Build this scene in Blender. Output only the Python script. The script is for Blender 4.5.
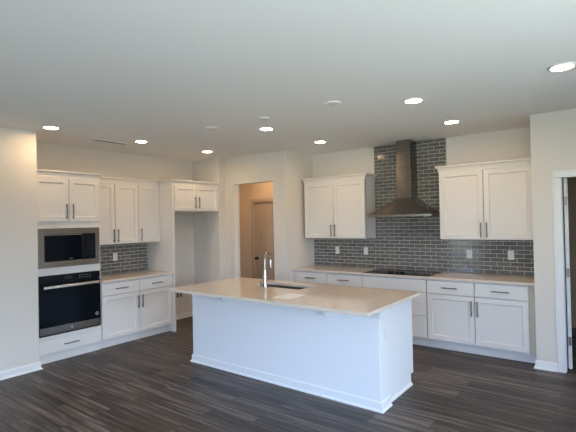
import bpy, bmesh, math, random
from mathutils import Vector, Matrix
random.seed(7)
scn = bpy.context.scene
for o in list(bpy.data.objects):
    bpy.data.objects.remove(o, do_unlink=True)
COL = scn.collection

# ------------------------------------------------------------------ camera
YAW, PITCH, ROLL, CAM_H = 0.6495, 0.0121, -0.0207, 1.6535
cam_d = bpy.data.cameras.new('camera')
cam = bpy.data.objects.new('camera', cam_d)
COL.objects.link(cam)
cam_d.sensor_width = 36.0
cam_d.lens = 432.9 * 36.0 / 576.0
cam_d.clip_start = 0.05
fw = Vector((-math.sin(YAW) * math.cos(PITCH), math.cos(YAW) * math.cos(PITCH), math.sin(PITCH)))
rt = Vector((math.cos(YAW), math.sin(YAW), 0))
up = rt.cross(fw)
r2 = rt * math.cos(ROLL) + up * math.sin(ROLL)
u2 = -rt * math.sin(ROLL) + up * math.cos(ROLL)
cam.matrix_world = Matrix(((r2.x, u2.x, -fw.x, 0), (r2.y, u2.y, -fw.y, 0), (r2.z, u2.z, -fw.z, CAM_H), (0, 0, 0, 1)))
scn.camera = cam

# ------------------------------------------------------------------ world, daylight, exposure
# outdoor radiance seen through the windows: sky, sunlit ground and an invented horizon band that shapes the room light, towards the rear yard and towards the east side
SKY_REAR = (5.6, 8.0, 12.6)
SKY_EAST = (11.4, 14.6, 19.4)
GROUND_REAR = (3.4, 4.1, 4.3)
GROUND_EAST = (19.0, 21.5, 21.6)
BAND_REAR = (6.2, 7.1, 6.6)
BAND_EAST = (3.6, 3.9, 3.6)
LAMP = (101.0, 68.5, 40.0)
UNSEEN_HALL_LAMP = (160.0, 96.0, 48.0)
scn.view_settings.view_transform = 'Standard'
scn.view_settings.look = 'None'
scn.view_settings.gamma = 1.0
scn.view_settings.use_curve_mapping = False
scn.view_settings.exposure = 0.0

w = bpy.data.worlds.new('daylight')
scn.world = w
w.use_nodes = True
nt = w.node_tree
nt.nodes.clear()
wo = nt.nodes.new('ShaderNodeOutputWorld')
bg = nt.nodes.new('ShaderNodeBackground')
tc = nt.nodes.new('ShaderNodeTexCoord')
sx = nt.nodes.new('ShaderNodeSeparateXYZ')
nt.links.new(tc.outputs['Generated'], sx.inputs[0])


def world_factor(out, a, b):
    m = nt.nodes.new('ShaderNodeMapRange')
    m.inputs['From Min'].default_value = a
    m.inputs['From Max'].default_value = b
    nt.links.new(sx.outputs[out], m.inputs['Value'])
    return m.outputs[0]


def world_mix(fac, a, b):
    m = nt.nodes.new('ShaderNodeMix')
    m.data_type = 'RGBA'
    m.clamp_result = False
    nt.links.new(fac, m.inputs[0])
    for i, v in ((6, a), (7, b)):
        if isinstance(v, tuple): m.inputs[i].default_value = (*v, 1)
        else: nt.links.new(v, m.inputs[i])
    return m.outputs[2]


east = world_factor('X', 0.45, 0.75)
high = world_factor('Z', 0.02, 0.08)
low = world_factor('Z', -0.30, -0.17)
ground = world_mix(low, world_mix(east, GROUND_REAR, GROUND_EAST), world_mix(east, BAND_REAR, BAND_EAST))
nt.links.new(world_mix(high, ground, world_mix(east, SKY_REAR, SKY_EAST)), bg.inputs['Color'])
nt.links.new(bg.outputs[0], wo.inputs[0])


def portal(name, loc, size_x, size_y, rot):
    l = bpy.data.lights.new(name, 'AREA')
    l.shape = 'RECTANGLE'
    l.size, l.size_y = size_x, size_y
    l.cycles.is_portal = True
    o = bpy.data.objects.new(name, l)
    o.location, o.rotation_euler = loc, rot
    COL.objects.link(o)


REAR_Y, EAST_X = -1.9, 2.5
# openings (u0, u1, z0, z1)
REAR_OPEN = [(-4.25, -3.4, 0.55, 2.4), (-1.68, -0.38, 0.5, 2.4), (-0.22, 1.08, 0.5, 2.4), (1.24, 2.4, 0.5, 2.4)]
EAST_OPEN = [(-1.4, 0.0, 0.5, 2.4), (0.2, 1.6, 0.5, 2.4), (1.8, 3.2, 0.5, 2.4)]
for a, b, c, d in REAR_OPEN:
    portal('daylight_portal', ((a + b) / 2, REAR_Y - 0.13, (c + d) / 2), b - a, d - c, (math.pi / 2, 0, 0))
for a, b, c, d in EAST_OPEN:
    portal('daylight_portal', (EAST_X + 0.13, (a + b) / 2, (c + d) / 2), d - c, b - a, (0, math.pi / 2, 0))


# ------------------------------------------------------------------ materials
def pbr(name, col, rough=0.5, metal=0.0, spec=0.5, bump=0.0, bscale=300.0, var=0.0, vscale=3.0, stretch=None,
        emit=None, estr=0.0, coat=0.0):
    m = bpy.data.materials.new(name)
    m.use_nodes = True
    n = m.node_tree
    p = n.nodes['Principled BSDF']
    p.inputs['Base Color'].default_value = (*col, 1)
    p.inputs['Roughness'].default_value = rough
    p.inputs['Metallic'].default_value = metal
    p.inputs['Specular IOR Level'].default_value = spec
    if coat:
        p.inputs['Coat Weight'].default_value = coat
        p.inputs['Coat Roughness'].default_value = 0.05
    if emit:
        p.inputs['Emission Color'].default_value = (*emit, 1)
        p.inputs['Emission Strength'].default_value = estr
    co = n.nodes.new('ShaderNodeTexCoord')
    src = co.outputs['Object']
    if stretch:
        mpn = n.nodes.new('ShaderNodeMapping')
        mpn.inputs['Scale'].default_value = stretch
        n.links.new(src, mpn.inputs[0])
        src = mpn.outputs[0]
    if var:
        nz = n.nodes.new('ShaderNodeTexNoise')
        nz.inputs['Scale'].default_value = vscale
        nz.inputs['Detail'].default_value = 4
        n.links.new(src, nz.inputs['Vector'])
        r = n.nodes.new('ShaderNodeValToRGB')
        r.color_ramp.elements[0].position = 0.3
        r.color_ramp.elements[1].position = 0.7
        r.color_ramp.elements[0].color = (*[c * (1 - var) for c in col], 1)
        r.color_ramp.elements[1].color = (*[min(1, c * (1 + var)) for c in col], 1)
        n.links.new(nz.outputs['Fac'], r.inputs[0])
        n.links.new(r.outputs[0], p.inputs['Base Color'])
    if bump:
        nb = n.nodes.new('ShaderNodeTexNoise')
        nb.inputs['Scale'].default_value = bscale
        nb.inputs['Detail'].default_value = 2
        n.links.new(src, nb.inputs['Vector'])
        b = n.nodes.new('ShaderNodeBump')
        b.inputs['Strength'].default_value = bump
        b.inputs['Distance'].default_value = 0.002
        n.links.new(nb.outputs['Fac'], b.inputs['Height'])
        n.links.new(b.outputs[0], p.inputs['Normal'])
    return m


def floor_material():
    m = bpy.data.materials.new('dark_plank_floor')
    m.use_nodes = True
    n = m.node_tree
    L = n.links.new
    p = n.nodes['Principled BSDF']
    co = n.nodes.new('ShaderNodeTexCoord')
    br = n.nodes.new('ShaderNodeTexBrick')
    br.offset = 0.37
    br.offset_frequency = 2
    br.inputs['Scale'].default_value = 1.0
    br.inputs['Brick Width'].default_value = 1.22
    br.inputs['Row Height'].default_value = 0.178
    br.inputs['Mortar Size'].default_value = 0.0016
    br.inputs['Mortar Smooth'].default_value = 0.1
    br.inputs['Bias'].default_value = 0.0
    br.inputs['Color1'].default_value = (0.0, 0.0, 0.0, 1)
    br.inputs['Color2'].default_value = (1.0, 1.0, 1.0, 1)
    br.inputs['Mortar'].default_value = (0.5, 0.5, 0.5, 1)
    L(co.outputs['Object'], br.inputs['Vector'])
    # per-plank offset for the grain
    sp = n.nodes.new('ShaderNodeVectorMath'); sp.operation = 'MULTIPLY'
    sp.inputs[1].default_value = (7.3, 3.1, 5.7)
    L(br.outputs['Color'], sp.inputs[0])
    ad = n.nodes.new('ShaderNodeVectorMath'); ad.operation = 'ADD'
    L(co.outputs['Object'], ad.inputs[0]); L(sp.outputs[0], ad.inputs[1])
    mpn = n.nodes.new('ShaderNodeMapping')
    mpn.inputs['Scale'].default_value = (0.5, 12.0, 1.0)
    L(ad.outputs[0], mpn.inputs[0])
    g = n.nodes.new('ShaderNodeTexNoise')
    g.inputs['Scale'].default_value = 2.2
    g.inputs['Detail'].default_value = 7
    g.inputs['Roughness'].default_value = 0.62
    g.inputs['Distortion'].default_value = 0.25
    L(mpn.outputs[0], g.inputs['Vector'])
    r = n.nodes.new('ShaderNodeValToRGB')
    el = r.color_ramp.elements
    el[0].position, el[0].color = 0.35, (0.019, 0.014, 0.012, 1)
    el[1].position, el[1].color = 0.68, (0.175, 0.145, 0.13, 1)
    q = el.new(0.5); q.color = (0.062, 0.047, 0.040, 1)
    L(g.outputs['Fac'], r.inputs[0])
    # plank tint
    hs = n.nodes.new('ShaderNodeHueSaturation')
    vm = n.nodes.new('ShaderNodeMapRange')
    vm.inputs['To Min'].default_value = 0.66
    vm.inputs['To Max'].default_value = 1.4
    L(br.outputs['Color'], vm.inputs['Value'])
    L(vm.outputs[0], hs.inputs['Value'])
    L(r.outputs[0], hs.inputs['Color'])
    mx = n.nodes.new('ShaderNodeMixRGB')
    mx.inputs[2].default_value = (0.02, 0.015, 0.012, 1)
    L(br.outputs['Fac'], mx.inputs[0]); L(hs.outputs[0], mx.inputs[1])
    L(mx.outputs[0], p.inputs['Base Color'])
    rr = n.nodes.new('ShaderNodeMapRange')
    rr.inputs['To Min'].default_value = 0.36
    rr.inputs['To Max'].default_value = 0.56
    L(g.outputs['Fac'], rr.inputs['Value'])
    L(rr.outputs[0], p.inputs['Roughness'])
    p.inputs['Specular IOR Level'].default_value = 0.42
    bm_ = n.nodes.new('ShaderNodeBump')
    bm_.inputs['Strength'].default_value = 0.25
    bm_.inputs['Distance'].default_value = 0.002
    L(g.outputs['Fac'], bm_.inputs['Height'])
    L(bm_.outputs[0], p.inputs['Normal'])
    return m


def tile_material():
    m = pbr('grey_glazed_tile', (0.16, 0.155, 0.145), 0.12, spec=0.4)
    n = m.node_tree
    p = n.nodes['Principled BSDF']
    ge = n.nodes.new('ShaderNodeNewGeometry')
    r = n.nodes.new('ShaderNodeValToRGB')
    r.color_ramp.elements[0].color = (0.128, 0.123, 0.110, 1)
    r.color_ramp.elements[1].color = (0.185, 0.178, 0.160, 1)
    n.links.new(ge.outputs['Random Per Island'], r.inputs[0])
    n.links.new(r.outputs[0], p.inputs['Base Color'])
    return m


def glass_material():
    m = bpy.data.materials.new('window_glass')
    m.use_nodes = True
    n = m.node_tree
    n.nodes.clear()
    o = n.nodes.new('ShaderNodeOutputMaterial')
    t = n.nodes.new('ShaderNodeBsdfTransparent')
    g = n.nodes.new('ShaderNodeBsdfGlossy')
    g.inputs['Roughness'].default_value = 0.02
    f = n.nodes.new('ShaderNodeFresnel')
    mx = n.nodes.new('ShaderNodeMixShader')
    n.links.new(f.outputs[0], mx.inputs[0])
    n.links.new(t.outputs[0], mx.inputs[1])
    n.links.new(g.outputs[0], mx.inputs[2])
    n.links.new(mx.outputs[0], o.inputs[0])
    return m


M = {}
M['wall'] = pbr('greige_wall_paint', (0.745, 0.70, 0.635), 0.75, spec=0.25, bump=0.12, bscale=420)
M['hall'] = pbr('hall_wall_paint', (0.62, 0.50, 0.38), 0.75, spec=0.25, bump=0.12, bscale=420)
M['ceil'] = pbr('ceiling_paint', (0.87, 0.88, 0.86), 0.9, spec=0.15, bump=0.2, bscale=250)
M['floor'] = floor_material()
M['trim'] = pbr('white_trim_paint', (0.82, 0.82, 0.81), 0.35, spec=0.4)
M['cab'] = pbr('white_cabinet_paint', (0.77, 0.745, 0.71), 0.38, spec=0.4)
M['cabin'] = pbr('cabinet_interior', (0.60, 0.55, 0.48), 0.6)
M['filler'] = pbr('beige_filler_strip', (0.55, 0.48, 0.39), 0.5)
M['island'] = pbr('white_island_paint', (0.80, 0.81, 0.82), 0.42, spec=0.35)
M['quartz'] = pbr('beige_quartz', (0.72, 0.615, 0.515), 0.07, spec=0.6, var=0.06, vscale=160)
M['tile'] = tile_material()
M['grout'] = pbr('pale_grout', (0.78, 0.765, 0.735), 0.85, spec=0.2)
M['steel'] = pbr('brushed_stainless', (0.29, 0.265, 0.24), 0.27, metal=1, bump=0.06, bscale=40, stretch=(2, 2, 60))
M['chimney_steel'] = pbr('brushed_hood_steel', (0.23, 0.205, 0.182), 0.24, metal=1, bump=0.05, bscale=60, stretch=(0.6, 0.6, 80))
_t = M['chimney_steel'].node_tree
_p = _t.nodes['Principled BSDF']
_tan = _t.nodes.new('ShaderNodeTangent')
_tan.direction_type, _tan.axis = 'RADIAL', 'Z'
_t.links.new(_tan.outputs[0], _p.inputs['Tangent'])
_p.inputs['Anisotropic'].default_value = 0.8
_p.inputs['Anisotropic Rotation'].default_value = 0.25
M['handle_steel'] = pbr('bright_handle_steel', (0.72, 0.70, 0.67), 0.25, metal=1)
M['sink'] = pbr('satin_sink_steel_shaded', (0.20, 0.19, 0.18), 0.42, metal=1)  # steel darkened to carry the shadow inside the basin
M['nickel'] = pbr('brushed_nickel', (0.42, 0.40, 0.37), 0.32, metal=1)
M['pull'] = pbr('dark_nickel_pull', (0.15, 0.14, 0.13), 0.36, metal=1)
M['chrome'] = pbr('polished_faucet_steel', (0.50, 0.48, 0.45), 0.22, metal=1)
M['blackglass'] = pbr('black_glass', (0.004, 0.0045, 0.006), 0.08, spec=0.12)
M['oven_glass'] = pbr('oven_black_glass', (0.003, 0.006, 0.010), 0.08, spec=0.14)
M['black'] = pbr('black_plastic', (0.006, 0.006, 0.007), 0.45, spec=0.2)
M['panel_black'] = pbr('control_panel_black', (0.006, 0.008, 0.011), 0.12, spec=0.2)
M['display'] = pbr('dark_display', (0.03, 0.034, 0.04), 0.15)
M['key'] = pbr('dim_keys', (0.07, 0.075, 0.08), 0.4)
M['mark'] = pbr('pale_panel_marks', (0.34, 0.36, 0.38), 0.4)
M['sticker'] = pbr('grey_round_sticker', (0.33, 0.34, 0.35), 0.5)
M['sticker_ink'] = pbr('sticker_ink', (0.08, 0.08, 0.09), 0.5)
M['outlet'] = pbr('white_outlet_plastic', (0.80, 0.79, 0.76), 0.35)
M['outlet_socket'] = pbr('outlet_socket', (0.74, 0.735, 0.71), 0.35)
M['outlet_grey'] = pbr('grey_outlet_plate', (0.16, 0.16, 0.17), 0.4)
M['lens'] = pbr('lamp_lens', (0.9, 0.9, 0.9), 0.5, emit=tuple(c / max(LAMP) for c in LAMP), estr=max(LAMP))
M['hall_lens'] = pbr('unseen_hall_lamp_lens', (0.9, 0.9, 0.9), 0.5, emit=tuple(c / max(UNSEEN_HALL_LAMP) for c in UNSEEN_HALL_LAMP), estr=max(UNSEEN_HALL_LAMP))
M['light_trim'] = pbr('white_light_trim', (0.80, 0.80, 0.78), 0.45)
M['door'] = pbr('shade_tinted_panel_door', (0.46, 0.375, 0.285), 0.4)  # white hall door and casing, the hall's dim warm light put into the colour
M['bronze'] = pbr('dark_bronze_hardware', (0.05, 0.04, 0.035), 0.35, metal=0.9)
M['hinge'] = pbr('satin_hinge', (0.36, 0.34, 0.32), 0.35, metal=1)
M['paper'] = pbr('white_paper', (0.86, 0.83, 0.80), 0.6)
M['vent_dark'] = pbr('vent_slot_shade', (0.03, 0.03, 0.03), 0.8)
M['glass'] = glass_material()
M['vinyl'] = pbr('white_window_vinyl', (0.82, 0.82, 0.82), 0.35)
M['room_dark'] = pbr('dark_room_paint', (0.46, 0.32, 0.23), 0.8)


# ------------------------------------------------------------------ mesh helpers
class MB:
    def __init__(s):
        s.b = bmesh.new()

    def box(s, x0, x1, y0, y1, z0, z1):
        v = [s.b.verts.new(p) for p in ((x0, y0, z0), (x1, y0, z0), (x1, y1, z0), (x0, y1, z0),
                                        (x0, y0, z1), (x1, y0, z1), (x1, y1, z1), (x0, y1, z1))]
        for f in ((0, 3, 2, 1), (4, 5, 6, 7), (0, 1, 5, 4), (1, 2, 6, 5), (2, 3, 7, 6), (3, 0, 4, 7)):
            s.b.faces.new([v[i] for i in f])
        return s

    def loft(s, rings, cap0=True, cap1=True, closed=True):
        rs = [[s.b.verts.new(p) for p in r] for r in rings]
        n = len(rs[0])
        for a, b in zip(rs, rs[1:]):
            for i in range(n if closed else n - 1):
                j = (i + 1) % n
                s.b.faces.new((a[i], a[j], b[j], b[i]))
        if cap0: s.b.faces.new(rs[0][::-1])
        if cap1: s.b.faces.new(rs[-1])
        return s

    def prism(s, pts, axis, a, b):
        """extrude a 2-D outline along an axis: x -> (y,z), y -> (x,z), z -> (x,y)"""
        def P(p, t):
            return {'x': (t, p[0], p[1]), 'y': (p[0], t, p[1]), 'z': (p[0], p[1], t)}[axis]
        return s.loft([[P(p, a) for p in pts], [P(p, b) for p in pts]])

    def lathe(s, prof, c=(0, 0, 0), axis='z', n=24, cap=True):
        rings = []
        for r, t in prof:
            ring = []
            for i in range(n):
                a = 2 * math.pi * i / n
                p = (r * math.cos(a), r * math.sin(a), t)
                if axis == 'y': p = (p[0], p[2], p[1])
                if axis == 'x': p = (p[2], p[0], p[1])
                ring.append((c[0] + p[0], c[1] + p[1], c[2] + p[2]))
            rings.append(ring)
        return s.loft(rings, cap, cap)

    def tube(s, pts, rad, n=12):
        pts = [Vector(p) for p in pts]
        rads = rad if isinstance(rad, (list, tuple)) else [rad] * len(pts)
        t0 = (pts[1] - pts[0]).normalized()
        ref = Vector((1, 0, 0)) if abs(t0.x) < 0.9 else Vector((0, 1, 0))
        rings = []
        for i, p in enumerate(pts):
            t = (pts[min(i + 1, len(pts) - 1)] - pts[max(i - 1, 0)]).normalized()
            nx = (ref - t * ref.dot(t)).normalized()
            ref = nx
            ny = t.cross(nx)
            rings.append([tuple(p + (nx * math.cos(2 * math.pi * k / n) + ny * math.sin(2 * math.pi * k / n)) * rads[i]) for k in range(n)])
        return s.loft(rings)

    def sweep(s, path, prof):
        """sweep a (distance, height) outline along a floor path, offset to the left of travel, mitred"""
        path = [Vector(p) for p in path]
        nor = []
        for a, b in zip(path, path[1:]):
            d = (b - a).normalized()
            nor.append(Vector((-d.y, d.x)))
        rings = []
        for i, p in enumerate(path):
            if i == 0: m = nor[0]
            elif i == len(path) - 1: m = nor[-1]
            else:
                m = nor[i - 1] + nor[i]
                m = m / (1 + nor[i - 1].dot(nor[i]))
            rings.append([(p.x + m.x * d, p.y + m.y * d, z) for d, z in prof])
        return s.loft(rings)

    def build(s, name, mat, parent=None, bevel=0.0, smooth=False, seg=2):
        bmesh.ops.recalc_face_normals(s.b, faces=s.b.faces)
        me = bpy.data.meshes.new(name)
        s.b.to_mesh(me)
        s.b.free()
        me.materials.append(mat)
        o = bpy.data.objects.new(name, me)
        COL.objects.link(o)
        if smooth:
            me.polygons.foreach_set('use_smooth', [True] * len(me.polygons))
            me.set_sharp_from_angle(angle=math.radians(40))
        if bevel:
            m = o.modifiers.new('bevel', 'BEVEL')
            m.width, m.segments, m.limit_method = bevel, seg, 'ANGLE'
            m.harden_normals = False
        if parent: o.parent = parent
        return o


def box(x0, x1, y0, y1, z0, z1): return MB().box(x0, x1, y0, y1, z0, z1)


def tag(o, label, cat, group=None):
    o['label'], o['category'] = label, cat
    if group: o['group'] = group
    return o


def thing(name, label, cat, loc=(0, 0, 0), rz=0.0, group=None):
    o = bpy.data.objects.new(name, None)
    COL.objects.link(o)
    o.empty_display_size = 0.1
    o.location, o.rotation_euler = loc, (0, 0, rz)
    return tag(o, label, cat, group)


def struct(o):
    o['kind'] = 'structure'
    return o


def dup(root, loc, label, rz=None):
    r = root.copy(); COL.objects.link(r); r.location = loc
    if rz is not None: r.rotation_euler = (0, 0, rz)
    r['label'] = label
    for ch in list(root.children):
        c = ch.copy(); COL.objects.link(c); c.parent = r
        for g in list(ch.children):
            d = g.copy(); COL.objects.link(d); d.parent = c
    return r


def wall_pieces(mb, axis, u0, u1, t0, t1, h, opens):
    """a wall along axis ('x' or 'y') from u0..u1, thickness t0..t1, with openings (a,b,z0,z1)"""
    def add(a, b, z0, z1):
        if b - a < 1e-4 or z1 - z0 < 1e-4: return
        if axis == 'x': mb.box(a, b, t0, t1, z0, z1)
        else: mb.box(t0, t1, a, b, z0, z1)
    c = u0
    for a, b, z0, z1 in sorted(opens):
        add(c, a, 0, h); add(a, b, 0, z0); add(a, b, z1, h)
        c = b
    add(c, u1, 0, h)
    return mb


# ------------------------------------------------------------------ room shell
CEIL = 2.7625
XL, XLW, YLW = -6.085, -5.362, 2.246          # kitchen wall left, nearer left wall and its end
YR = 6.09                                      # range wall
XOP, YOP = -4.0787, 5.338                      # corner beside range run, pantry-hall opening wall
XST, YST = -5.4187, 5.1874                     # stub wall beside refrigerator space
XRW, YRW = -0.733, 5.383                      # right wall corner and face
YHALL = 6.40
DX0, DX1, DZ = -0.466, 0.38, 2.060             # right doorway
OX0, OX1, OZ = -5.22, -4.345, 2.30             # hall opening

struct(box(-6.25, EAST_X + 0.12, REAR_Y - 0.12, 7.75, -0.06, 0).build('floor', M['floor']))
struct(box(-6.25, EAST_X + 0.12, REAR_Y - 0.12, 7.75, CEIL, CEIL + 0.08).build('ceiling', M['ceil']))
struct(box(-6.2, XL, YLW, 6.52, 0, CEIL).build('wall_left', M['wall']))
struct(box(-6.2, XLW, REAR_Y, YLW, 0, CEIL).build('wall_left_near', M['wall'], bevel=0.006))
struct(box(XOP, XRW, YR, YR + 0.11, 0, CEIL).build('wall_back', M['wall']))
struct(box(XL, XST, YST, YOP, 0, CEIL).build('wall_stub', M['wall'], bevel=0.006))
struct(wall_pieces(MB(), 'x', XL, XOP, YOP, YOP + 0.12, CEIL, [(OX0, OX1, 0, OZ)]).build('wall_hall_front', M['wall']))
struct(box(XOP - 0.12, XOP, YOP + 0.12, YR + 0.11, 0, CEIL).build('wall_hall_right', M['wall']))
HD0, HD1, HDZ = -5.705, -4.885, 2.035
struct(wall_pieces(MB(), 'x', XL, XOP - 0.0, YHALL, YHALL + 0.11, CEIL, [(HD0 - 0.012, HD1 + 0.012, 0, HDZ + 0.012)]).build('wall_hall_back', M['hall']))
struct(wall_pieces(MB(), 'x', XRW, EAST_X, YRW, YRW + 0.12, CEIL, [(DX0 - 0.015, DX1 + 0.015, 0, DZ + 0.015)]).build('wall_right', M['wall']))
struct(box(XRW, XRW + 0.11, YRW + 0.12, 7.7, 0, CEIL).build('wall_side_room_left', M['wall']))
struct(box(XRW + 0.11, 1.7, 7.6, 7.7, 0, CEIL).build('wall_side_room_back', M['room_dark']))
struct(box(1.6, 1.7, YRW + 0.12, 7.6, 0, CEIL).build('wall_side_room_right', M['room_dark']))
struct(wall_pieces(MB(), 'x', -6.2, EAST_X + 0.12, REAR_Y - 0.12, REAR_Y, CEIL, REAR_OPEN).build('wall_rear', M['wall']))
struct(wall_pieces(MB(), 'y', REAR_Y, YRW + 0.12, EAST_X, EAST_X + 0.12, CEIL, EAST_OPEN).build('wall_east', M['wall']))

# windows behind the camera (frame, mullion, glass)
n_win = 0
for (a, b, c, d), ax in [(q, 'x') for q in REAR_OPEN] + [(q, 'y') for q in EAST_OPEN]:
    n_win += 1
    mb, gl = MB(), MB()
    def addb(m, u0, u1, z0, z1, t0, t1):
        if ax == 'x': m.box(u0, u1, REAR_Y - 0.12 + t0, REAR_Y - 0.12 + t1, z0, z1)
        else: m.box(EAST_X + t0, EAST_X + t1, u0, u1, z0, z1)
    fwid = 0.05
    addb(mb, a, a + fwid, c, d, 0.02, 0.1); addb(mb, b - fwid, b, c, d, 0.02, 0.1)
    addb(mb, a + fwid, b - fwid, c, c + fwid, 0.02, 0.1); addb(mb, a + fwid, b - fwid, d - fwid, d, 0.02, 0.1)
    if c == 0: addb(mb, (a + b) / 2 - 0.04, (a + b) / 2 + 0.04, fwid, d - fwid, 0.03, 0.09)
    else: addb(mb, a + fwid, b - fwid, (c + d) / 2 - 0.025, (c + d) / 2 + 0.025, 0.03, 0.09)
    fr = struct(mb.build('window_%d' % n_win, M['vinyl']))
    addb(gl, a + fwid, b - fwid, c + fwid, d - fwid, 0.057, 0.063)
    gl.build('pane', M['glass'], fr)

# baseboards
BASE = [(0.0, 0.0), (0.027, 0.0), (0.027, 0.007), (0.022, 0.015), (0.0125, 0.019), (0.0125, 0.073), (0.009, 0.081), (0.006, 0.087), (0.0, 0.088)]
def baseboard(name, path): return struct(MB().sweep(path, BASE).build(name, M['trim']))
# travel so that the left of travel points into the room
baseboard('baseboard_left_near', [(-5.50, YLW), (XLW, YLW), (XLW, REAR_Y)])
baseboard('baseboard_left', [(OX0, YOP), (XST, YOP), (XST, YST), (XL, YST), (XL, 4.25)][::1])
baseboard('baseboard_right', [(DX0 - 0.072, YRW), (XRW, YRW), (XRW, YRW + 0.09)])
baseboard('baseboard_hall_front', [(XOP, 5.44), (XOP, YOP), (OX1, YOP)])
baseboard('baseboard_rear', [(XLW, REAR_Y), (EAST_X, REAR_Y)])
baseboard('baseboard_hall', [(HD0 - 0.075, YHALL), (XL, YHALL), (XL, YOP + 0.12)])

# right doorway: casing, jamb, open door
mb = MB()
CW = 0.070
for (x0, x1) in ((DX0 - CW, DX0 + 0.006), (DX1 - 0.006, DX1 + CW)):
    mb.box(x0, x1, YRW - 0.016, YRW, 0, DZ - 0.006)
    xe = x0 if x0 < -0.3 else x1 - 0.02
    mb.box(xe, xe + 0.02, YRW - 0.021, YRW - 0.016, 0, DZ + CW - 0.02)
mb.box(DX0 - CW, DX1 + CW, YRW - 0.016, YRW, DZ - 0.006, DZ + CW)
mb.box(DX0 - CW, DX1 + CW, YRW - 0.021, YRW - 0.016, DZ + CW - 0.02, DZ + CW)
struct(mb.build('trim_1', M['trim'], bevel=0.003))
mb = MB()
mb.box(DX0 - 0.015, DX0, YRW, YRW + 0.12, 0, DZ); mb.box(DX1, DX1 + 0.015, YRW, YRW + 0.12, 0, DZ)
mb.box(DX0 - 0.015, DX1 + 0.015, YRW, YRW + 0.12, DZ, DZ + 0.015)
mb.box(DX0, DX0 + 0.011, YRW + 0.035, YRW + 0.075, 0, DZ)
jamb = struct(mb.build('trim_2', M['trim']))


def panel_door(name, W, H, T, mat, hinge_mat=None):
    """six-panel door, hinge edge at x=0, front at y=0, thickness towards +y"""
    root = struct(box(0, W, 0.011, T - 0.011, 0, H).build(name, mat))
    def face(yo, yi):
        m = MB()
        st, rails = 0.115, [(0, 0.20), (0.80, 0.93), (1.50, 1.60), (H - 0.115, H)]
        lo, hi = min(yo, yi), max(yo, yi)
        for (a, b) in ((0, st), (W / 2 - 0.055, W / 2 + 0.055), (W - st, W)): m.box(a, b, lo, hi, 0, H)
        for (a, b) in ((st, W / 2 - 0.055), (W / 2 + 0.055, W - st)):
            for (z0, z1) in rails: m.box(a, b, lo, hi, z0, z1)
            for (z0, z1) in ((0.20, 0.80), (0.93, 1.50), (1.60, H - 0.115)):
                f = 0.022
                ya, yb = yi, yi + (yo - yi) * 0.75
                m.loft([[(a + f, ya, z0 + f), (b - f, ya, z0 + f), (b - f, ya, z1 - f), (a + f, ya, z1 - f)],
                        [(a + f + .02, yb, z0 + f + .02), (b - f - .02, yb, z0 + f + .02), (b - f - .02, yb, z1 - f - .02), (a + f + .02, yb, z1 - f - .02)]])
        return m
    face(0, 0.011).build('door_face', mat, root)
    face(T, T - 0.011).build('door_face', mat, root)
    return root


def knob(parent, x, z, T):
    for s, y in ((-1, 0.0), (1, T)):
        m = MB().lathe([(0.0, 0), (0.031, 0), (0.031, s * 0.006), (0.012, s * 0.012), (0.011, s * 0.03), (0.022, s * 0.036), (0.029, s * 0.05), (0.026, s * 0.062), (0.012, s * 0.068), (0.0, s * 0.069)],
                       (x, y, z), 'y', 20, False)
        m.build('door_knob', M['bronze'], parent, smooth=True)


d2 = panel_door('door_2', 0.81, DZ - 0.015, 0.035, M['trim'])
d2.location = (-0.414, YRW + 0.130, 0.012)
d2.rotation_euler = (0, 0, math.radians(102))
knob(d2, 0.75, 0.93, 0.035)
for z in (0.30, 1.03, 1.80):
    h = MB()
    h.lathe([(0.0075, -0.045), (0.0075, 0.045)], (-0.018, 0.0175, z), 'z', 12)
    h.box(-0.018, -0.0005, 0.006, 0.030, z - 0.044, z + 0.044)
    h.build('hinge', M['hinge'], d2, smooth=True)
    box(DX0 + 0.0003, DX0 + 0.003, YRW + 0.080, YRW + 0.118, z + 0.012 - 0.045, z + 0.012 + 0.045).build('hinge_leaf', M['hinge'], jamb)

# hall door
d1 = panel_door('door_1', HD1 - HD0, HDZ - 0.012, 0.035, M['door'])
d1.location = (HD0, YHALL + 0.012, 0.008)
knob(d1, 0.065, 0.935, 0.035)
mb = MB()
for (x0, x1) in ((HD0 - 0.068, HD0 - 0.004), (HD1 + 0.004, HD1 + 0.068)):
    mb.box(x0, x1, YHALL - 0.016, YHALL, 0, HDZ + 0.002)
mb.box(HD0 - 0.068, HD1 + 0.068, YHALL - 0.016, YHALL, HDZ + 0.002, HDZ + 0.07)
for (x0, x1) in ((HD0 - 0.012, HD0 - 0.003), (HD1 + 0.003, HD1 + 0.012)):
    mb.box(x0, x1, YHALL, YHALL + 0.1, 0, HDZ)
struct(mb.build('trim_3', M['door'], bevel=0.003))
box(HD0 - 0.012, HD1 + 0.012, YHALL + 0.06, YHALL + 0.1, 0, HDZ + 0.012).build('trim_4', M['hall'])['kind'] = 'structure'

# ------------------------------------------------------------------ cabinets (local frame: x across, front towards -y, z up)
CROWN = [(0.0, 2.250), (0.006, 2.250), (0.008, 2.272), (0.013, 2.284), (0.022, 2.305), (0.035, 2.316), (0.040, 2.318), (0.040, 2.335)]


def crown(parent, x0, x1, yf, el=True, er=True, yb=-0.002, ret=None):
    rings = []
    for d, z in CROWN:
        a, b = x0 - (d if el else 0), x1 + (d if er else 0)
        if ret is None: rings.append([(a, yf - d, z), (b, yf - d, z), (b, yb, z), (a, yb, z)])
        elif er: rings.append([(a, yf - d, z), (b, yf - d, z), (b, ret, z), (x1, ret, z), (x1, yb, z), (a, yb, z)])
        else: rings.append([(a, yf - d, z), (b, yf - d, z), (b, yb, z), (x0, yb, z), (x0, ret, z), (a, ret, z)])
    return MB().loft(rings).build('crown_molding', M['cab'], parent)


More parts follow.
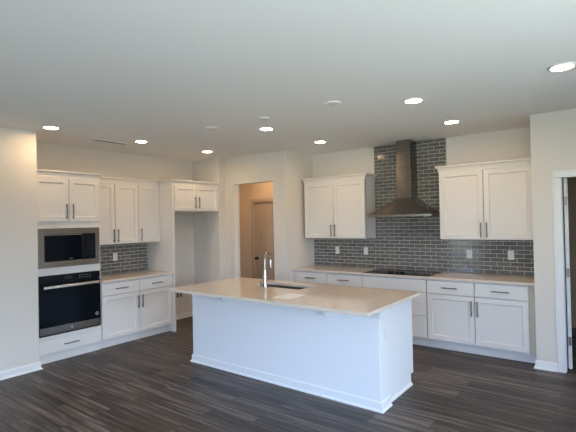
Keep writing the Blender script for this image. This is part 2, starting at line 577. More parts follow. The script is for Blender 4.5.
def shaker(parent, name, x0, x1, z0, z1, y, hx=None, hz=None, vertical=True, rail=0.058, mat=None):
    """recessed-panel front; y is its front plane"""
    mat = mat or M['cab']
    T, rc, sl = 0.02, 0.013, 0.009
    b = MB()
    R = lambda i, yy: [(x0 + i, yy, z0 + i), (x1 - i, yy, z0 + i), (x1 - i, yy, z1 - i), (x0 + i, yy, z1 - i)]
    e_ = 0.0015
    b.loft([R(0, y + T), R(0, y + e_), R(e_, y), R(rail, y), R(rail + sl, y + rc)])
    o = b.build(name, mat, parent)
    if hx is not None: pull(o, hx, hz, y, vertical)
    return o


def slab_front(parent, name, x0, x1, z0, z1, y, handle=True, mat=None):
    T = 0.02
    R = lambda i, yy: [(x0 + i, yy, z0 + i), (x1 - i, yy, z0 + i), (x1 - i, yy, z1 - i), (x0 + i, yy, z1 - i)]
    o = MB().loft([R(0, y + T), R(0, y + 0.002), R(0.002, y)]).build(name, mat or M['cab'], parent)
    if handle: pull(o, (x0 + x1) / 2, (z0 + z1) / 2, y, False)
    return o


def pull(parent, x, z, y, vertical, L=0.185):
    b = MB()
    h, r = L / 2, 0.0068
    if vertical:
        b.tube([(x, y - 0.030, z - h), (x, y - 0.030, z + h)], r, 10)
        for s in (-1, 1): b.tube([(x, y, z + s * (h - 0.022)), (x, y - 0.030, z + s * (h - 0.022))], 0.005, 8)
    else:
        b.tube([(x - h, y - 0.030, z), (x + h, y - 0.030, z)], r, 10)
        for s in (-1, 1): b.tube([(x + s * (h - 0.022), y, z), (x + s * (h - 0.022), y - 0.030, z)], 0.005, 8)
    return b.build('handle', M['pull'], parent, smooth=True)


def carcass(mb, W, D, z0, z1, t=0.018, shelves=()):
    mb.box(0, t, -D, 0, z0, z1); mb.box(W - t, W, -D, 0, z0, z1)
    mb.box(t, W - t, -D, 0, z0, z0 + t); mb.box(t, W - t, -D, 0, z1 - t, z1)
    mb.box(t, W - t, -0.008, 0, z0 + t, z1 - t)
    for z in shelves: mb.box(t, W - t, -D, -0.008, z, z + t)
    return mb


def face_frame(mb, W, D, z0, z1, rails=(), st=0.038, mids=(), back=0.014):
    y0, y1 = -D - 0.019 + back, -D + back
    mb.box(0, st, y0, y1, z0, z1); mb.box(W - st, W, y0, y1, z0, z1)
    for a, b in ((z0, z0 + st), (z1 - st, z1)) + tuple(rails): mb.box(st, W - st, y0, y1, a, b)
    for x in mids: mb.box(x - st / 2, x + st / 2, y0, y1, z0 + st, z1 - st)
    return mb


CT = 0.914
BD = 0.59   # base carcass depth; front plane of frame = -0.609, door front = -0.630
def base_cabinet(label, loc, rz, W, style='doors', name='base_cabinet', toe=(0.0, 0.0)):
    t = thing(name, label, 'cabinet', loc, rz, 'white base cabinets')
    mb = carcass(MB(), W, BD, 0.108, CT - 0.032)
    if style == 'doors': face_frame(mb, W, BD, 0.108, CT - 0.032, ((0.685, 0.71),), mids=(W / 2,))
    else: face_frame(mb, W, BD, 0.108, CT - 0.032, ((0.685, 0.71), (0.38, 0.41)))
    mb.build('carcass', M['cab'], t)
    box(-toe[0], W + toe[1], -BD + 0.045, -BD + 0.063, 0, 0.108).build('toe_kick', M['cab'], t)
    y = -BD - 0.0405
    g, e_ = 0.004, 0.005
    if style == 'doors':
        c = W / 2
        slab_front(t, 'drawer', e_, c - g, 0.708, 0.866, y); slab_front(t, 'drawer', c + g, W - e_, 0.708, 0.866, y)
        shaker(t, 'door', e_, c - g, 0.125, 0.698, y, c - g - 0.030, 0.562)
        shaker(t, 'door', c + g, W - e_, 0.125, 0.698, y, c + g + 0.030, 0.562)
    else:
        slab_front(t, 'false_front', e_, W - e_, 0.708, 0.866, y, False)
        slab_front(t, 'drawer', e_, W - e_, 0.406, 0.698, y)
        slab_front(t, 'drawer', e_, W - e_, 0.125, 0.398, y)
    return t


UD = 0.31   # wall-cabinet carcass depth; door front = -0.350
def wall_cabinet(label, loc, rz, W, z0=1.372, doors=2, D=UD, el=True, er=True, name='upper_cabinet', hz=None, handle_left=False, drop=0.0):
    t = thing(name, label, 'cabinet', (loc[0], loc[1], 0), rz, 'white wall cabinets')
    mb = carcass(MB(), W, D, z0, 2.272)
    face_frame(mb, W, D, z0, 2.272, mids=((W / 2,) if doors == 2 else ()))
    mb.build('carcass', M['cab'], t)
    y = -D - 0.0405
    hz = hz or z0 + 0.125
    a, b, e_, g = z0 + 0.010, 2.244, 0.004, 0.004
    if doors == 2:
        c = W / 2
        shaker(t, 'door', e_, c - g, a, b, y, c - g - 0.030, hz); shaker(t, 'door', c + g, W - e_, a, b, y, c + g + 0.030, hz)
    else:
        shaker(t, 'door', e_, W - e_, a, b, y, (e_ + 0.030) if handle_left else (W - e_ - 0.030), hz)
    crown(t, 0, W, -D - 0.020, el, er)
    return t


R90 = math.pi / 2
YT0, YT1, YFP = YLW + 0.004, 3.066, 4.2165

# --- oven tower (left run)
TW = YT1 - YT0
TD = 0.61
tower = thing('oven_cabinet', 'tall white cabinet housing the built-in microwave and the wall oven', 'cabinet', (XL + 0.002, YT0, 0), R90)
mb = carcass(MB(), TW, TD - 0.019, 0.108, 2.272, shelves=(0.298, 1.095, 1.66))
face_frame(mb, TW, TD - 0.019, 0.108, 2.272, ((0.287, 0.330), (1.058, 1.148), (1.626, 1.715)), st=0.034, back=0.0)
mb.build('carcass', M['cab'], tower)
box(0.0, TW, -TD + 0.045, -TD + 0.063, 0, 0.108).build('toe_kick', M['cab'], tower)
ty = -TD - 0.021
shaker(tower, 'door', 0.006, TW / 2 - 0.004, 1.708, 2.244, ty, TW / 2 - 0.040, 1.832)
shaker(tower, 'door', TW / 2 + 0.004, TW - 0.008, 1.708, 2.244, ty, TW / 2 + 0.040, 1.832)
slab_front(tower, 'drawer', 0.006, TW - 0.008, 0.125, 0.288, ty)
crown(tower, 0, TW, -TD, False, True, ret=-UD - 0.063)

# --- wall oven
OX = (0.036, 0.796)
oven = thing('built_in_oven', 'black glass wall oven with a stainless bar handle below the microwave', 'oven', (XL + 0.002, YT0, 0.331), R90)
oy = -TD - 0.002
oz = lambda z: z - 0.331
box(OX[0] + 0.01, OX[1] - 0.01, -TD + 0.0, -0.06, 0.002, oz(1.05)).build('oven_body', M['black'], oven)
box(OX[0], OX[1], oy - 0.020, oy, oz(0.962), oz(1.056)).build('control_panel', M['panel_black'], oven, bevel=0.002)
cx = (OX[0] + OX[1]) / 2
cpo = bpy.data.objects['control_panel']
box(cx - 0.075, cx + 0.02, oy - 0.0206, oy - 0.0201, oz(1.000), oz(1.028)).build('display', M['display'], cpo)
for r in (0.994, 1.022):
    for i in range(5): box(cx + 0.10 + i * 0.034, cx + 0.116 + i * 0.034, oy - 0.0207, oy - 0.0201, oz(r), oz(r + 0.005)).build('touch_key', M['mark'], cpo)
dr = box(OX[0], OX[1], oy - 0.030, oy - 0.0005, oz(0.347), oz(0.957)).build('oven_door', M['oven_glass'], oven, bevel=0.003)
box(OX[0] + 0.002, OX[1] - 0.002, oy - 0.033, oy - 0.0305, oz(0.352), oz(0.440)).build('door_trim', M['steel'], dr, bevel=0.001)
mb = MB()
hzc = oz(0.917)
mb.loft([[(OX[0] + 0.035, oy - 0.070 + a, hzc + b) for a, b in ((0, -0.018), (-0.007, -0.012), (-0.007, 0.012), (0, 0.018), (0.014, 0.018), (0.014, -0.018))],
         [(OX[1] - 0.035, oy - 0.070 + a, hzc + b) for a, b in ((0, -0.018), (-0.007, -0.012), (-0.007, 0.012), (0, 0.018), (0.014, 0.018), (0.014, -0.018))]])
for x in (OX[0] + 0.05, OX[1] - 0.075): mb.box(x, x + 0.025, oy - 0.057, oy - 0.0305, hzc - 0.011, hzc + 0.011)
mb.build('oven_handle', M['handle_steel'], dr, bevel=0.002)
MB().lathe([(0.022, 0), (0.022, -0.0006)], (OX[1] - 0.052, oy - 0.0303, oz(0.505)), 'y', 24).build('sticker', M['sticker'], dr)
mb = MB().lathe([(0.012, 0), (0.012, -0.0006)], (OX[1] - 0.052, oy - 0.0310, oz(0.505)), 'y', 20)
mb.build('sticker_print', M['sticker_ink'], dr)
MB().lathe([(0.016, 0), (0.016, -0.0012)], (cx, oy - 0.0330, oz(0.396)), 'y', 24).build('badge', M['nickel'], dr)
box(OX[0], OX[1], oy - 0.012, oy - 0.0005, oz(0.332), oz(0.345)).build('vent_strip', M['black'], oven)

# --- microwave
mw = thing('microwave', 'built-in microwave with a stainless trim frame above the wall oven', 'microwave', (XL + 0.002, YT0, 1.149), R90)
mz = lambda z: z - 1.149
box(OX[0] + 0.03, OX[1] - 0.03, -TD + 0.0, -0.12, 0.012, mz(1.60)).build('microwave_body', M['black'], mw)
mb = MB()
ix0, ix1, iz0, iz1 = OX[0] + 0.068, OX[1] - 0.052, mz(1.222), mz(1.552)
yo = oy - 0.022
mb.box(OX[0], ix0, yo, oy, 0.001, mz(1.624)); mb.box(ix1, OX[1], yo, oy, 0.001, mz(1.624))
mb.box(ix0, ix1, yo, oy, 0.001, iz0); mb.box(ix0, ix1, yo, oy, iz1, mz(1.624))
mb.build('trim_frame', M['steel'], mw, bevel=0.0015)
md = box(ix0 + 0.003, ix1 - 0.175, oy - 0.016, oy, iz0 + 0.003, iz1 - 0.003).build('door', M['oven_glass'], mw, bevel=0.003)
mb = MB()
mb.box(ix0 + 0.004, ix1 - 0.176, oy - 0.019, oy - 0.0162, iz1 - 0.012, iz1 - 0.0045)
mb.build('door_edge_strip', M['nickel'], md)
box(ix0 + 0.30, ix0 + 0.345, oy - 0.0166, oy - 0.0161, iz0 + 0.022, iz0 + 0.027).build('badge', M['mark'], md)
cp = box(ix1 - 0.171, ix1 - 0.003, oy - 0.014, oy, iz0 + 0.003, iz1 - 0.003).build('control_panel', M['panel_black'], mw, bevel=0.003)
for r in range(6):
    for c in range(3): box(ix1 - 0.105 + c * 0.030, ix1 - 0.093 + c * 0.030, oy - 0.0146, oy - 0.0141, iz0 + 0.06 + r * 0.032, iz0 + 0.065 + r * 0.032).build('key', M['key'], cp)

# --- left run
base_cabinet('white base cabinet left of the refrigerator space, under the short worktop', (XL + 0.002, YT1 + 0.001, 0), R90, YFP - YT1 - 0.003)
wall_cabinet('white two-door wall cabinet beside the tall oven cabinet', (XL + 0.002, YT1 + 0.001), R90, 0.762, el=False, er=False)
wall_cabinet('narrow single-door white wall cabinet beside the refrigerator space', (XL + 0.002, YT1 + 0.765), R90, YFP - YT1 - 0.768, doors=1, el=False, er=False, handle_left=True)

# --- refrigerator surround
FW = YST - YFP
fr = thing('refrigerator_cabinet', 'deep white cabinet with tall side panel over the empty refrigerator space', 'cabinet', (XL + 0.002, YFP, 0), R90)
mb = MB()
FD = 0.635
mb.box(0.030, FW - 0.002, -FD, 0, 1.845, 1.863); mb.box(0.030, FW - 0.002, -FD, 0, 2.254, 2.272)
mb.box(0.030, 0.048, -FD, 0, 1.863, 2.254); mb.box(FW - 0.020, FW - 0.002, -FD, 0, 1.863, 2.254); mb.box(0.048, FW - 0.02, -0.01, 0, 1.863, 2.254)
for a, b in ((0.030, 0.062), (FW - 0.045, FW - 0.002)): mb.box(a, b, -FD - 0.019, -FD, 1.845, 2.272)
mb.box(0.062, FW - 0.045, -FD - 0.019, -FD, 1.845, 1.87); mb.box(0.062, FW - 0.045, -FD - 0.019, -FD, 2.245, 2.272)
mb.build('carcass', M['cab'], fr)
box(0.0, 0.029, -FD - 0.030, 0, 0, 2.272).build('side_panel', M['cab'], fr, bevel=0.0015)
fy = -FD - 0.040
fm = 0.47
shaker(fr, 'door', 0.038, fm - 0.004, 1.856, 2.244, fy, fm - 0.040, 1.985, rail=0.052)
shaker(fr, 'door', fm + 0.004, FW - 0.036, 1.856, 2.244, fy, fm + 0.040, 1.985, rail=0.052)
crown(fr, 0, FW - 0.003, -FD - 0.022, True, False, ret=-UD - 0.063)

# --- range run
def bx(x): return (x, YR - 0.002, 0)
BX = [-4.020, -2.866, -1.952, -0.800]
base_cabinet('white base cabinet left of the cooktop, next to the hall wall', bx(BX[0]), 0, BX[1] - BX[0] - 0.002, toe=(BX[0] - XOP - 0.002, 0))
base_cabinet('white drawer base under the black cooktop with a plain top front', bx(BX[1]), 0, BX[2] - BX[1] - 0.002, 'drawers')
base_cabinet('white base cabinet right of the cooktop, next to the right wall', bx(BX[2]), 0, BX[3] - BX[2] - 0.002, toe=(0, XRW - BX[3] - 0.001))
tag(box(BX[3], XRW - 0.002, YR - BD - 0.021, YR - BD, 0.108, CT - 0.032).build('filler_strip', M['filler']), 'beige filler strip between right base cabinet and the right wall', 'filler')
tag(box(XOP + 0.002, BX[0] - 0.002, YR - BD - 0.021, YR - BD, 0.108, CT - 0.032).build('filler_strip', M['cab']), 'white filler strip between left base cabinet and the hall wall', 'filler')
UXL0, UXL1, UXR0 = -4.022, -2.940, -1.857
wall_cabinet('white two-door wall cabinet left of the range hood', bx(UXL0), 0, UXL1 - UXL0)
wall_cabinet('large white two-door wall cabinet right of the range hood', bx(UXR0), 0, XRW - 0.035 - UXR0, er=False)
tag(box(XRW - 0.034, XRW - 0.002, YR - UD - 0.021, YR - UD, 1.372, 2.272).build('filler_strip', M['cab']), 'narrow white filler between right wall cabinet and right wall', 'filler')

# ------------------------------------------------------------------ backsplash
def tiles(plane, regions, parent_label, flip):
    """plane 'y': tiles on the range wall (u=x) facing -y; plane 'x': on the left wall (u=y) facing +x"""
    PW, PH, G = 0.1555, 0.0530, 0.0048
    t = thing('tile_backsplash', parent_label, 'backsplash', flip)
    tb, gb = MB(), MB()
    def P(u, d, z): return (u - flip[0], -d, z - flip[2]) if plane == 'y' else (d, u - flip[1], z - flip[2])
    for (u0, u1, z0, z1) in regions:
        a, b = P(u0, 0.001, z0), P(u1, 0.0055, z1)
        gb.box(min(a[0], b[0]), max(a[0], b[0]), min(a[1], b[1]), max(a[1], b[1]), z0 - flip[2], z1 - flip[2])
        r = 0
        while CT + 0.002 + r * PH < z1:
            za = CT + 0.002 + r * PH; zb = min(za + PH - G, z1)
            off = (r % 2) * PW / 2
            k0 = int(math.floor((u0 - off) / PW)) - 1
            for q in range(k0, k0 + int((u1 - u0) / PW) + 4):
                ua, ub = max(off + q * PW, u0), min(off + q * PW + PW - G, u1)
                zc = max(za, z0)
                if ub - ua < 0.006 or zb - zc < 0.006: continue
                i = 0.0018
                tx, tz = random.gauss(0, 0.00022), random.gauss(0, 0.00022)
                d = 0.0088
                tb.loft([[P(ua, 0.005, zc), P(ub, 0.005, zc), P(ub, 0.005, zb), P(ua, 0.005, zb)],
                         [P(ua, d - 0.0014, zc), P(ub, d - 0.0014, zc), P(ub, d - 0.0014, zb), P(ua, d - 0.0014, zb)],
                         [P(ua + i, d - tx - tz, zc + i), P(ub - i, d + tx - tz, zc + i), P(ub - i, d + tx + tz, zb - i), P(ua + i, d - tx + tz, zb - i)]], cap0=False)
            r += 1
    gb.build('grout', M['grout'], t)
    tb.build('tiles', M['tile'], t)
    return t


CTT = CT + 0.001
tiles('y', [(XOP + 0.002, UXL1 - 0.001, CTT, 1.370), (UXL1 - 0.001, UXR0 + 0.001, CTT, CEIL - 0.002), (UXR0 + 0.001, XRW - 0.002, CTT, 1.370)],
      'grey glazed brick-tile backsplash behind the cooktop, running up to the ceiling', (-2.4, YR, CTT))
tiles('x', [(YT1 + 0.002, YFP - 0.002, CTT, 1.370)], 'small grey brick-tile backsplash between the oven cabinet and refrigerator space', (XL, 3.64, CTT))

# ------------------------------------------------------------------ worktops
def worktop(label, x0, x1, y0, y1):
    return tag(box(x0, x1, y0, y1, CT - 0.031, CT).build('countertop', M['quartz'], bevel=0.002), label, 'countertop')


worktop('short beige quartz worktop beside the oven cabinet', XL + 0.002, XL + 0.650, YT1 + 0.001, YFP - 0.001)
worktop('long beige quartz worktop along the tiled range wall holding the cooktop', XOP + 0.002, XRW - 0.002, YR - 0.650, YR - 0.001)

# island
IX0, IX1, IY0, IY1 = -4.085, -1.588, 3.105, 4.252
SX0, SX1, SY0, SY1 = -3.455, -2.745, 3.785, 4.085
mb = MB()
xs, ys = [IX0, SX0, SX1, IX1], [IY0, SY0, SY1, IY1]
vt = {}
for z in (CT - 0.031, CT):
    for i, x in enumerate(xs):
        for j, y in enumerate(ys): vt[i, j, z] = mb.b.verts.new((x, y, z))
za, zb = CT - 0.031, CT
for i in range(3):
    for j in range(3):
        if (i, j) == (1, 1): continue
        for z in (za, zb): mb.b.faces.new([vt[i, j, z], vt[i + 1, j, z], vt[i + 1, j + 1, z], vt[i, j + 1, z]])
def side(p, q): mb.b.faces.new([vt[p[0], p[1], za], vt[q[0], q[1], za], vt[q[0], q[1], zb], vt[p[0], p[1], zb]])
for i in range(3): side((i, 0), (i + 1, 0)); side((i, 3), (i + 1, 3)); side((0, i), (0, i + 1)); side((3, i), (3, i + 1))
side((1, 1), (2, 1)); side((1, 2), (2, 2)); side((1, 1), (1, 2)); side((2, 1), (2, 2))
tag(mb.build('countertop', M['quartz'], bevel=0.002), 'large beige quartz slab with sink cutout on the island', 'countertop')

BX0, BX1, BY0, BY1, PX1 = -4.085, -1.650, 3.443, 4.236, -1.672
isl = thing('kitchen_island', 'white kitchen island with a plain front standing on the dark floor', 'island', ((BX0 + BX1) / 2, (BY0 + BY1) / 2, 0))
ox, oy_ = isl.location.x, isl.location.y
IT = CT - 0.032
def L(x): return x - ox
def K(y): return y - oy_
box(L(BX0), L(BX1), K(BY0), K(3.615), 0, IT).build('knee_wall', M['island'], isl, bevel=0.003)
notch = [(K(3.616), 0.0), (K(BY1 - 0.060), 0.0), (K(BY1 - 0.060), 0.108), (K(BY1), 0.108), (K(BY1), IT), (K(3.616), IT)]
MB().prism(notch, 'x', L(PX1 - 0.019), L(PX1)).build('end_panel', M['island'], isl)
MB().prism(notch, 'x', L(BX0 + 0.02), L(BX0 + 0.039)).build('end_panel', M['island'], isl)
mb = MB()
mb.box(L(BX0 + 0.04), L(PX1 - 0.02), K(3.62), K(BY1 - 0.03), 0.108, 0.126)
mb.box(L(BX0 + 0.04), L(PX1 - 0.02), K(BY1 - 0.022), K(BY1 - 0.003), 0.108, IT)
mb.box(L(BX0 + 0.04), L(PX1 - 0.02), K(BY1 - 0.075), K(BY1 - 0.060), 0, 0.108)
mb.build('cabinet_shell', M['island'], isl)
for q in range(4):
    wq = (PX1 - 0.03 - BX0 - 0.05) / 4
    a = L(BX0 + 0.05) + q * wq
    y = K(BY1 - 0.002)
    R = lambda i, yy: [(a + 0.006 + i, yy, 0.125 + i), (a + wq - 0.006 - i, yy, 0.125 + i), (a + wq - 0.006 - i, yy, 0.86 - i), (a + 0.006 + i, yy, 0.86 - i)]
    MB().loft([R(0, y), R(0, y + 0.019), R(0.057, y + 0.019), R(0.061, y + 0.011)]).build('door', M['island'], isl)
PB = [(0.001, 0.0), (0.027, 0.0), (0.027, 0.007), (0.022, 0.015), (0.0125, 0.019), (0.0125, 0.073), (0.009, 0.081), (0.006, 0.087), (0.001, 0.088)]
MB().sweep([(L(BX1), K(3.615)), (L(BX1), K(BY0)), (L(BX0), K(BY0)), (L(BX0), K(3.615))][::-1], [(-d, z) for d, z in PB]).build('base_trim', M['island'], isl)
SB = [(0.0005, 0.0), (0.017, 0.0), (0.017, 0.008), (0.013, 0.018), (0.006, 0.024), (0.0005, 0.025)]
MB().sweep([(L(PX1), K(3.64)), (L(PX1), K(BY1 - 0.061))], [(-d, z) for d, z in SB]).build('base_trim', M['island'], isl)
# countertop trim under the slab at the island end, brackets under the overhang
MB().box(L(BX1 - 0.02), L(BX1 + 0.014), K(BY0 - 0.014), K(3.628), IT - 0.085, IT - 0.001).build('cap_trim', M['island'], isl, bevel=0.002)
for x in (-3.545, -2.195):
    b = MB()
    b.box(L(x - 0.045), L(x + 0.045), K(BY0 - 0.215), K(BY0 - 0.0005), IT - 0.007, IT - 0.001)
    b.box(L(x - 0.045), L(x + 0.045), K(BY0 - 0.006), K(BY0 - 0.0005), IT - 0.13, IT - 0.007)
    for q in (x - 0.045, x + 0.037):
        b.prism([(K(BY0 - 0.006), IT - 0.007), (K(BY0 - 0.006), IT - 0.127), (K(BY0 - 0.06), IT - 0.105), (K(BY0 - 0.10), IT - 0.045), (K(BY0 - 0.12), IT - 0.007)], 'x', L(q), L(q + 0.008))
    b.build('bracket', M['island'], isl, bevel=0.0015)

# sink
sk = thing('sink', 'stainless undermount sink set into the island worktop', 'sink', ((SX0 + SX1) / 2, (SY0 + SY1) / 2, CT - 0.26))
hw, hd = (SX1 - SX0) / 2, (SY1 - SY0) / 2
Rr = lambda i, z: [(-hw + i, -hd + i, z), (hw - i, -hd + i, z), (hw - i, hd - i, z), (-hw + i, hd - i, z)]
MB().loft([Rr(-0.022, 0.228), Rr(-0.022, 0.2265), Rr(-0.004, 0.2265), Rr(0.008, 0.02), Rr(0.03, 0.0), Rr(0.034, 0.004), Rr(0.012, 0.024), Rr(-0.002, 0.228)], False, False).build('basin', M['sink'], sk)
MB().loft([Rr(0.03, 0.0), Rr(0.034, 0.004)], True, True).build('basin_floor', M['sink'], sk)
MB().lathe([(0.0, 0.0045), (0.045, 0.0045), (0.045, 0.008), (0.036, 0.0075), (0.03, 0.005), (0.0, 0.005)], (0, 0, 0), 'z', 24, False).build('drain', M['nickel'], sk, smooth=True)

# faucet
fc = thing('faucet', 'tall gooseneck pull-down faucet standing beside the island sink', 'faucet', (-3.148, 3.700, CT + 0.0005))
MB().lathe([(0.0, 0), (0.029, 0), (0.029, 0.006), (0.025, 0.012), (0.0235, 0.02), (0.0235, 0.10), (0.019, 0.16), (0.0155, 0.185), (0.0145, 0.20)], (0, 0, 0), 'z', 24).build('base', M['chrome'], fc, smooth=True)
dxy = Vector((-0.30, 0.954, 0)).normalized()
RA = 0.085
pts = [Vector((0, 0, 0.19)), Vector((0, 0, 0.25)), Vector((0, 0, 0.300))]
for i in range(1, 15):
    a = math.pi * i / 15
    pts.append(dxy * (RA - RA * math.cos(a)) + Vector((0, 0, 0.300 + RA * math.sin(a))))
pts.append(dxy * (2 * RA) + Vector((0, 0, 0.294)))
MB().tube(pts, 0.0110, 14).build('spout', M['chrome'], fc, smooth=True)
e0 = dxy * (2 * RA) + Vector((0, 0, 0.294))
MB().tube([e0 + Vector((0, 0, 0.005)), e0 + Vector((0, 0, -0.012)), e0 + Vector((0, 0, -0.08)), e0 + Vector((0, 0, -0.092))], [0.0125, 0.0145, 0.0165, 0.0145], 16).build('spray_head', M['chrome'], fc, smooth=True)
mb = MB()
mb.lathe([(0.014, 0.0), (0.014, -0.05), (0.012, -0.056)], (-0.018, 0, 0.042), 'x', 16)
mb.tube([(-0.058, 0, 0.042), (-0.072, 0.010, 0.048), (-0.105, 0.035, 0.062)], [0.008, 0.0078, 0.006], 10)
mb.build('lever', M['chrome'], fc, smooth=True)

# papers on the island
pr = thing('paper_sheet', 'white paper sheet lying on the island in front of the sink', 'paper', (-2.588, 3.405, CT + 0.0004), math.radians(3))
b = MB()
b.box(-0.108, 0.108, -0.14, 0.14, 0.0, 0.0012)
b.build('sheet', M['paper'], pr)


# ------------------------------------------------------------------ cooktop and hood
HX = -2.372
ck = thing('cooktop', 'flat black glass cooktop set in the worktop below the hood', 'cooktop', (HX, 5.70, CT + 0.0005))
box(-0.458, 0.458, -0.262, 0.262, 0, 0.008).build('glass_top', M['blackglass'], ck, bevel=0.003)
for dx in (-0.098, -0.056, 0.012, 0.062, 0.098):
    kb = MB().lathe([(0.0, 0.0085), (0.021, 0.0085), (0.021, 0.012), (0.0175, 0.016), (0.016, 0.034), (0.013, 0.037), (0.0, 0.037)], (dx, -0.205, 0), 'z', 18, False).build('knob', M['black'], ck, smooth=True)
    box(dx - 0.0025, dx + 0.0025, -0.220, -0.19, 0.036, 0.0385).build('pointer', M['black'], kb)

hd_ = thing('range_hood', 'stainless chimney range hood with a flared curved canopy', 'range hood', (HX, YR - 0.0095, 1.685))
HWID, HDEP = 0.458, 0.487
def rect(hw_, d0, z, yb=0.0): return [(-hw_, -d0, z), (hw_, -d0, z), (hw_, yb, z), (-hw_, yb, z)]
MB().loft([rect(HWID, HDEP, 0.0), rect(HWID, HDEP, 0.030)]).build('rim', M['steel'], hd_, bevel=0.002)
rings = []
N = 14
for i in range(N + 1):
    s = i / N
    # flared canopy, nearly straight sides
    q = (1 - s) ** 1.12
    rings.append(rect(0.105 + (HWID - 0.004 - 0.105) * q, 0.27 + (HDEP - 0.004 - 0.27) * q, 0.0305 + 0.231 * s))
MB().loft(rings).build('canopy', M['chimney_steel'], hd_, smooth=True)
MB().loft([rect(0.104, 0.268, 0.262), rect(0.104, 0.268, 0.69)]).build('chimney', M['chimney_steel'], hd_, bevel=0.003)
MB().loft([rect(0.0995, 0.262, 0.6905), rect(0.0995, 0.262, CEIL - 1.685 - 0.002)]).build('chimney_extension', M['chimney_steel'], hd_, bevel=0.003)
for a, b in ((-0.40, -0.14), (-0.13, 0.13), (0.14, 0.40)): box(a, b, -0.40, -0.08, -0.006, -0.0005).build('filter', M['nickel'], hd_, bevel=0.002)
for i in range(4): MB().lathe([(0.007, -0.0003), (0.007, -0.003)], (-0.045 + i * 0.03, -HDEP, 0.015), 'y', 12).build('button', M['nickel'], hd_)

# ------------------------------------------------------------------ outlets
def outlet(label, loc, rz):
    t = thing('power_outlet', label, 'outlet', loc, rz, 'white wall outlets')
    box(-0.036, 0.036, -0.006, -0.0005, -0.058, 0.058).build('cover_plate', M['outlet'], t, bevel=0.002)
    for z in (-0.020, 0.020):
        MB().lathe([(0.0155, -0.0062), (0.0155, -0.0080), (0.0145, -0.0086)], (0, 0, z), 'y', 20).build('socket', M['outlet_socket'], t)
    return t


TS = YR - 0.0095
o1 = outlet('white outlet on the tile left of the cooktop, nearest the hall wall', (-3.623, TS, 1.168), 0)
dup(o1, (-3.112, TS, 1.168), 'white outlet on the tile just left of the cooktop, under the wall cabinet edge')
dup(o1, (-1.582, TS, 1.165), 'white outlet on the tile just right of the cooktop')
dup(o1, (-1.080, TS, 1.165), 'white outlet on the tile nearest the right wall')
dup(o1, (XL + 0.0095, 3.643, 1.168), 'white outlet on the small tiled wall beside the oven cabinet', R90)
dup(o1, (BX1, 3.533, 0.655), 'white outlet on the end of the island below the worktop', R90)
t = thing('outlet_box', 'dark grey double outlet low in the empty refrigerator space', 'outlet', (XL + 0.001, 4.835, 0.415), R90)
box(-0.075, 0.075, -0.007, 0, -0.055, 0.055).build('cover_plate', M['outlet'], t, bevel=0.002)
for x in (-0.036, 0.036):
    box(x - 0.026, x + 0.026, -0.012, -0.0072, -0.04, 0.04).build('receptacle', M['outlet_grey'], t, bevel=0.001)

# ------------------------------------------------------------------ ceiling fixtures
def recessed(label, x, y, lens='lens'):
    t = thing('recessed_light', label, 'ceiling light', (x, y, CEIL - 0.012), 0, 'recessed ceiling lights')
    MB().lathe([(0.072, 0.006), (0.074, 0.001), (0.080, 0.0), (0.092, 0.004), (0.096, 0.0115), (0.072, 0.0115)], (0, 0, 0), 'z', 32, False).build('trim_ring', M['light_trim'], t, smooth=True)
    MB().lathe([(0.0, 0.006), (0.0715, 0.006), (0.0715, 0.010), (0.0, 0.010)], (0, 0, 0), 'z', 32, False).build('lens', M[lens], t)
    return t


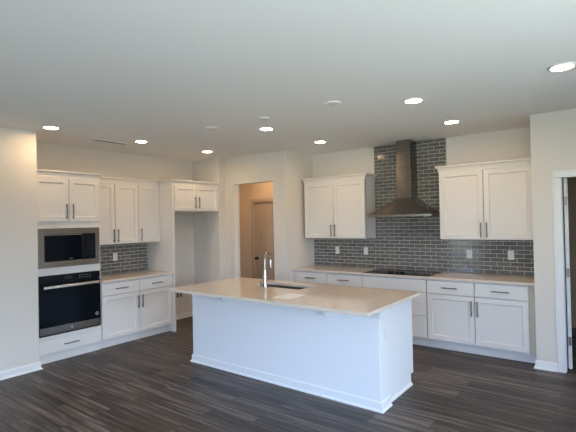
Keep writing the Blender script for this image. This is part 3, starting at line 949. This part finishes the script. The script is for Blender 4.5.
r1 = recessed('lit ceiling light nearest the left wall, in front of the oven cabinet', -5.03, 2.263)
dup(r1, (-5.03, 3.42, CEIL - 0.012), 'lit ceiling light beside the slot vent, before the left wall cabinets')
dup(r1, (-5.03, 4.584, CEIL - 0.012), 'lit ceiling light in front of the refrigerator cabinet')
dup(r1, (-3.295, 3.948, CEIL - 0.012), 'lit ceiling light over the island sink')
dup(r1, (-3.29, 5.113, CEIL - 0.012), 'lit ceiling light before the wall cabinet left of the hood')
dup(r1, (-1.49, 3.943, CEIL - 0.012), 'lit ceiling light above the right end of the island')
dup(r1, (-1.49, 5.115, CEIL - 0.012), 'lit ceiling light before the wall cabinet right of the hood')
dup(r1, (-0.298, 3.80, CEIL - 0.012), 'lit ceiling light farthest right, toward the side doorway')
hl = recessed('unseen recessed light added in the hall ceiling behind the opening', -5.15, 5.93, 'hall_lens')  # lamp out of view, added to warm the hall wall and door
hl['group'] = 'unseen hall ceiling light'


def blank_cover(label, x, y, r=0.085):
    t = thing('ceiling_cover_plate', label, 'ceiling cover', (x, y, CEIL - 0.014), 0, 'blank ceiling cover plates')
    MB().lathe([(0.0, 0.0), (r * 0.75, 0.001), (r * 0.95, 0.005), (r, 0.0135), (0.0, 0.0135)], (0, 0, 0), 'z', 32, False).build('plate', M['light_trim'], t, smooth=True)
    MB().lathe([(0.0, -0.002), (0.006, -0.0015), (0.006, 0.001), (0.0, 0.001)], (0, 0, 0), 'z', 10, False).build('screw', M['nickel'], t)
    return t


c1 = blank_cover('blank round cover on the ceiling over the left half of the island', -3.755, 3.50, 0.078)
blank_cover('small blank round ceiling cover just in front of the light over the sink', -2.975, 3.54, 0.058)
dup(c1, (-2.111, 3.52, CEIL - 0.014), 'blank round ceiling cover nearest the camera, over right half of island')
sv = thing('ceiling_vent', 'long narrow slot vent in the ceiling above the oven cabinet', 'vent', (-5.335, 3.15, CEIL - 0.012))
mb = MB()
mb.box(-0.050, -0.034, -0.24, 0.24, 0, 0.0115); mb.box(0.034, 0.050, -0.24, 0.24, 0, 0.0115)
mb.box(-0.034, 0.034, -0.24, -0.215, 0, 0.0115); mb.box(-0.034, 0.034, 0.215, 0.24, 0, 0.0115)
mb.build('frame', M['light_trim'], sv, bevel=0.001)
box(-0.0335, 0.0335, -0.2145, 0.2145, 0.0020, 0.0110).build('slot_shade', M['vent_dark'], sv)  # solid dark block standing in for the shade inside the slot
for x in (-0.012, 0.012):
    MB().prism([(x - 0.002, 0.0), (x + 0.002, 0.0), (x + 0.002, 0.0015), (x - 0.002, 0.0015)], 'y', -0.214, 0.214).build('slat', M['nickel'], sv)
